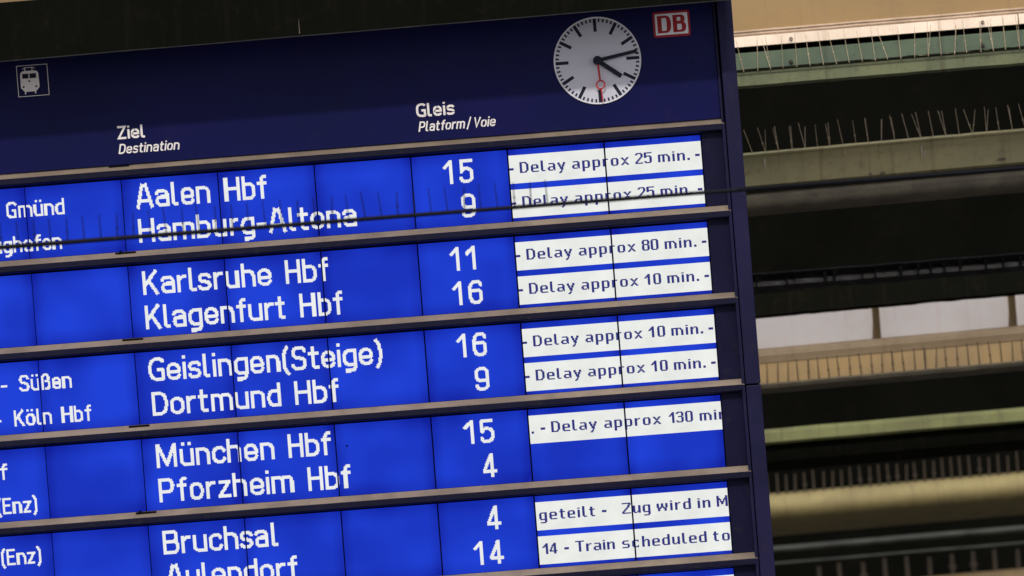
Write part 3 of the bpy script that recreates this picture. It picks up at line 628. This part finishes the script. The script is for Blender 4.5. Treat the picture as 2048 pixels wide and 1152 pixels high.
# rails, filler plates, posts
NR = 7
def rail(j):
    v0 = j * PITCH - (PITCH - RH) + .15
    prof = [(-.0015, 0.2), (-.047, 5.2), (-.050, 6.0), (-.050, 10.2), (-.046, 11.2), (-.020, 12.2), (.045, 12.4), (.045, 0.2)]
    mis = [1, 0, 0, 0, 0, 0, 0, 0]; rings = []
    for X in [U(UL) + (U(560.3) - U(UL)) * k / 12 for k in range(13)]:
        rings.append([(X, y, V(v0 + v)) for y, v in prof])
    mb = MB(); mb.sweep(rings, mis); return part('rail', mb, [M['rail'], M['dust_glint']], Bd)
for j in range(NR + 0):
    rj = rail(j); v0 = j * PITCH - (PITCH - RH)
    if j < 6:
        mb = MB(); uu = -.1 + random.uniform(-.3, .3); mb.box(U(uu - 9.4), U(uu + 9.6), -.024, -.002, V(v0 + 1.9), V(v0 + .5))
        if j in (1, 4): mb.tube((U(uu - 4 - j * .4), -.026, V(v0 + .6)), (U(uu - 4 - j * .4), -.002, V(v0 + .6)), .008, .008, 8)
        part('latch', mb, M['black'], Bd, bevel=.001)
    mb = MB(); mb.box(U(540.6), U(559.8), .003, .045, V(j * PITCH + RH + .0), V(j * PITCH - 2.2)); part('filler_plate', mb, M['recess'], Bd)
    mb = MB(); mb.box(U(559.9), U(562.6), -.044, .045, V(j * PITCH + 71.0), V(j * PITCH - 8.6)); mb.box(U(560.1), U(562.3), -.0445, -.030, V(j * PITCH - 8.65), V(j * PITCH - 9.3), 1); part('edge_strip', mb, [M['frame'], M['dust_glint']], Bd)  # dust-coloured cap paints the small highlight on the strip's top
mb = MB(); mb.box(U(559.7), U(562.0), -.030, .045, V(-9.2), V(-172)); part('edge_strip', mb, M['frame'], Bd, bevel=.0015)
for v_a, v_b in ((-172, 233.2), (234.4, 566)):
    mb = MB(); mb.box(U(563.5), U(577.2), -.060, .38, V(v_b), V(v_a)); part('post', mb, M['frame'], Bd, bevel=.004)
mb = MB(); mb.box(U(UL - 16), U(UL), -.060, .38, V(566), V(-172)); part('post', mb, M['frame'], Bd, bevel=.004)

# ------------------------------------------------------------------ display modules and their texts
GAP = 0.75
smb = MB(); smb.box(U(GAP), U(90 - GAP), 0, .03, -RH * S, 0)
sme = smb.mesh('screen', M['lcd'])
scr = {}
for j in range(NR):
    for i in range(-4, 6):
        scr[i, j] = link('screen', sme, Bd, Vector((U(90 * i), .0, V(j * PITCH))) - Bd.location)
def put(store, i, j, u0, u1, v0, v1, y):         # rectangle in dots within module (i, j); clipped to the module
    u0 = max(u0, 90 * i + GAP); u1 = min(u1, 90 * (i + 1) - GAP)
    if u1 - u0 < .05 or (i, j) not in scr: return
    mb = store.setdefault((i, j), MB())
    a = U(u0 - 90 * i); b = U(u1 - 90 * i); mb.quad((a, y, -v1 * S), (b, y, -v1 * S), (b, y, -v0 * S), (a, y, -v0 * S))
def flush(store, name, mat):
    for key, mb in sorted(store.items()): link(name, mb.mesh(name, mat), scr[key])
def span(store, row, a, b, v0, v1, y):
    for i in range(int(a // 90), int(b // 90) + 1): put(store, i, row, a, b, v0, v1, y)
def word(row, text, u0, u1, base, k, t, gap=2.0, y=-.0012):
    Wn = strokes(text, gap)[0]; kx = (u1 - u0) / Wn; x = 0.0
    for ch in text:
        gw, st = strokes(ch); store = {}; p = u0 + x * kx; f = math.floor(p)
        for r, a, b in raster(st, kx, k, t, p - f): span(store, row, f + a, f + b, base - r - 1, base - r, y)
        flush(store, 'letter', M['lit']); x += gw + gap
def message(row, text, u0, u1, base, y=-.0016):
    ws = [len(SMALL[c][0][0]) for c in text]; nat = sum(ws) + 2 * (len(text) - 1)
    gap = 2 + ((u1 - u0) - nat) / max(1, len(text) - 1) if len(text) > 1 else 0; x = u0
    for c, wch in zip(text, ws):
        rows, drop = SMALL[c]; store = {}; n = len(rows)
        for q, line in enumerate(rows):
            r = n - 1 - q - drop + (3 if c == '-' else 0) * 0; cc = 0
            while cc < wch:
                if line[cc] == '#':
                    s0 = cc
                    while cc < wch and line[cc] == '#': cc += 1
                    span(store, row, x + s0 - .14, x + cc + .14, base - r - 1.08, base - r + .08, y)
                else: cc += 1
        flush(store, 'message_letter', M['dots']); x += wch + gap
BIG = [(0, 'Aalen', 12.7, 82.0, 1), (0, 'Hbf', 95.5, 134.9, 1), (0, 'Hamburg-Altona', 13.0, 216.2, 2), (0, '15', 299, 327.3, 1), (0, '9', 313.9, 327, 2),
 (1, 'Karlsruhe', 12.7, 132.8, 1), (1, 'Hbf', 145.8, 185.9, 1), (1, 'Klagenfurt', 12.8, 143.8, 2), (1, 'Hbf', 156.9, 197.1, 2), (1, '11', 299, 324.6, 1), (1, '16', 299, 327.3, 2),
 (2, 'Geislingen(Steige)', 12.3, 229.9, 1), (2, 'Dortmund', 12.8, 133.5, 2), (2, 'Hbf', 146.3, 187.1, 2), (2, '16', 299, 327.4, 1), (2, '9', 313.9, 327.4, 2),
 (3, 'München', 12.9, 122.9, 1), (3, 'Hbf', 136.0, 175.6, 1), (3, 'Pforzheim', 13.2, 138.6, 2), (3, 'Hbf', 151.9, 191.7, 2), (3, '15', 299.4, 327.9, 1), (3, '4', 314.7, 327.9, 2),
 (4, 'Bruchsal', 13.4, 120.2, 1), (4, 'Aulendorf', 13.4, 136.0, 2), (4, '4', 314.7, 328.1, 1), (4, '14', 299.8, 327.9, 2)]
for row, s, a, b, ln in BIG: word(row, s, a, b, (27.4 if ln == 1 else 59.4), 1.0, 3.05, 2.0 if len(s) > 2 else 4.0)
MED = [(0, 'Gmünd', -108.3, -54.0, 1), (0, 'Flughafen', -138.5, -59.2, 2), (2, '-', -126.2, -119.9, 1), (2, 'Süßen', -108.6, -60.1, 1), (2, 'Köln', -116.2, -80.8, 2), (2, 'Hbf', -71.4, -44.1, 2), (2, '-', -134, -127.9, 2),
 (3, 'Hbf', -154, -126.6, 1), (3, '(Enz)', -138.6, -100.6, 2), (4, '(Enz)', -138.4, -100.7, 1)]
g('F', 12, [(1.5, 0), (1.5, 22)], [(1.5, 20.5), (11.5, 20.5)], [(1.5, 11.5), (10.5, 11.5)])
for row, s, a, b, ln in MED: word(row, s, a, b, {1: 27.4, 2: 59.4}[ln] if row < 4 else 26.4, 15 / 22, 2.25, 2.2)
DEL = lambda num: [('-', 360.6, 364.4), ('Delay', 370.5, 412.6), ('approx', 419, 471.6), (num, 477.8, 493), ('min.', 498.9, 528.1), ('-', 533.5, 537.9)]
MSG = {(0, 1): DEL('25'), (0, 2): DEL('25'), (1, 1): DEL('80'), (1, 2): DEL('10'), (2, 1): DEL('10'), (2, 2): DEL('10'),
 (3, 1): [('.', 362.6, 364.6), ('-', 371.2, 375.2), ('Delay', 381.1, 423.2), ('approx', 430.2, 482.7), ('130', 490.4, 512.6), ('min.', 519, 548.3)],
 (4, 1): [('geteilt', 363.6, 415.2), ('-', 422, 426), ('Zug', 440.7, 466.8), ('wird', 472.9, 504.5), ('in', 511, 522.6), ('M', 528.7, 539.5)],
 (4, 2): [('14', 364.3, 377.8), ('-', 384.6, 388.6), ('Train', 395, 431.3), ('scheduled', 438.3, 516.8), ('to', 522.9, 538.2)], (5, 1): []}
for (row, ln), ws in MSG.items():
    v0 = 5.4 if ln == 1 else 37.2
    store = {}
    for i in (4, 5): put(store, i, row, 90 * i, 90 * (i + 1), v0, v0 + 26.2, -.0008)
    flush(store, 'message_field', M['bandlit'])
    for s, a, b in ws: message(row, s, a, b, (22.2 if ln == 1 else 54.0))
mb = MB(); mb.poly([(U(10.6 + a), -.0015, -U(20.3 + b)) for a, b in ((-1.2, .9), (-.9, 0), (.2, -1), (1.2, -.9), (1.1, .2), (0, 1.0))]); link('speck', mb.mesh('speck', M['black']), scr[2, 3])

# ------------------------------------------------------------------ spiked rail in front of the board, out of focus
Yf = -4.3; a = at(-420, 495 + 420 * .0779, Yf); b = at(1475, 380, Yf); b2 = at(2500, 299.6, Yf)
Wr = thing('spiked_rod', 'thin black rod with bird spikes crossing close in front of the board, out of focus', 'rod', (a + b) / 2)
mb = MB(); mb.tube(a, b, .0092, .0070, 10, cap=False); mb.tube(b, b2, .0070, .0070, 10); part('rod', mb, M['wireblack'], Wr, smooth=True)
sv = [spike_mesh(.088 * s, r * 1.35, M['wireblack'], lean=l, knob=kb) for s, r, l, kb in ((1, .0017, -.02, False), (1.05, .0014, -.05, False), (.95, .0019, 0, False), (1, .0016, .02, True), (1.1, .0017, -.07, False))]
xx = -30.0; rr = random.Random(21)
while xx < 1116:
    p = at(xx, 495 - xx * .0779 - 1, Yf); link('spike', sv[rr.randrange(5)], Wr, p - Wr.location).rotation_euler = (rr.uniform(-.1, .1), rr.gauss(0, .02), 0)
    xx += 33.2 * rr.uniform(.97, 1.03)
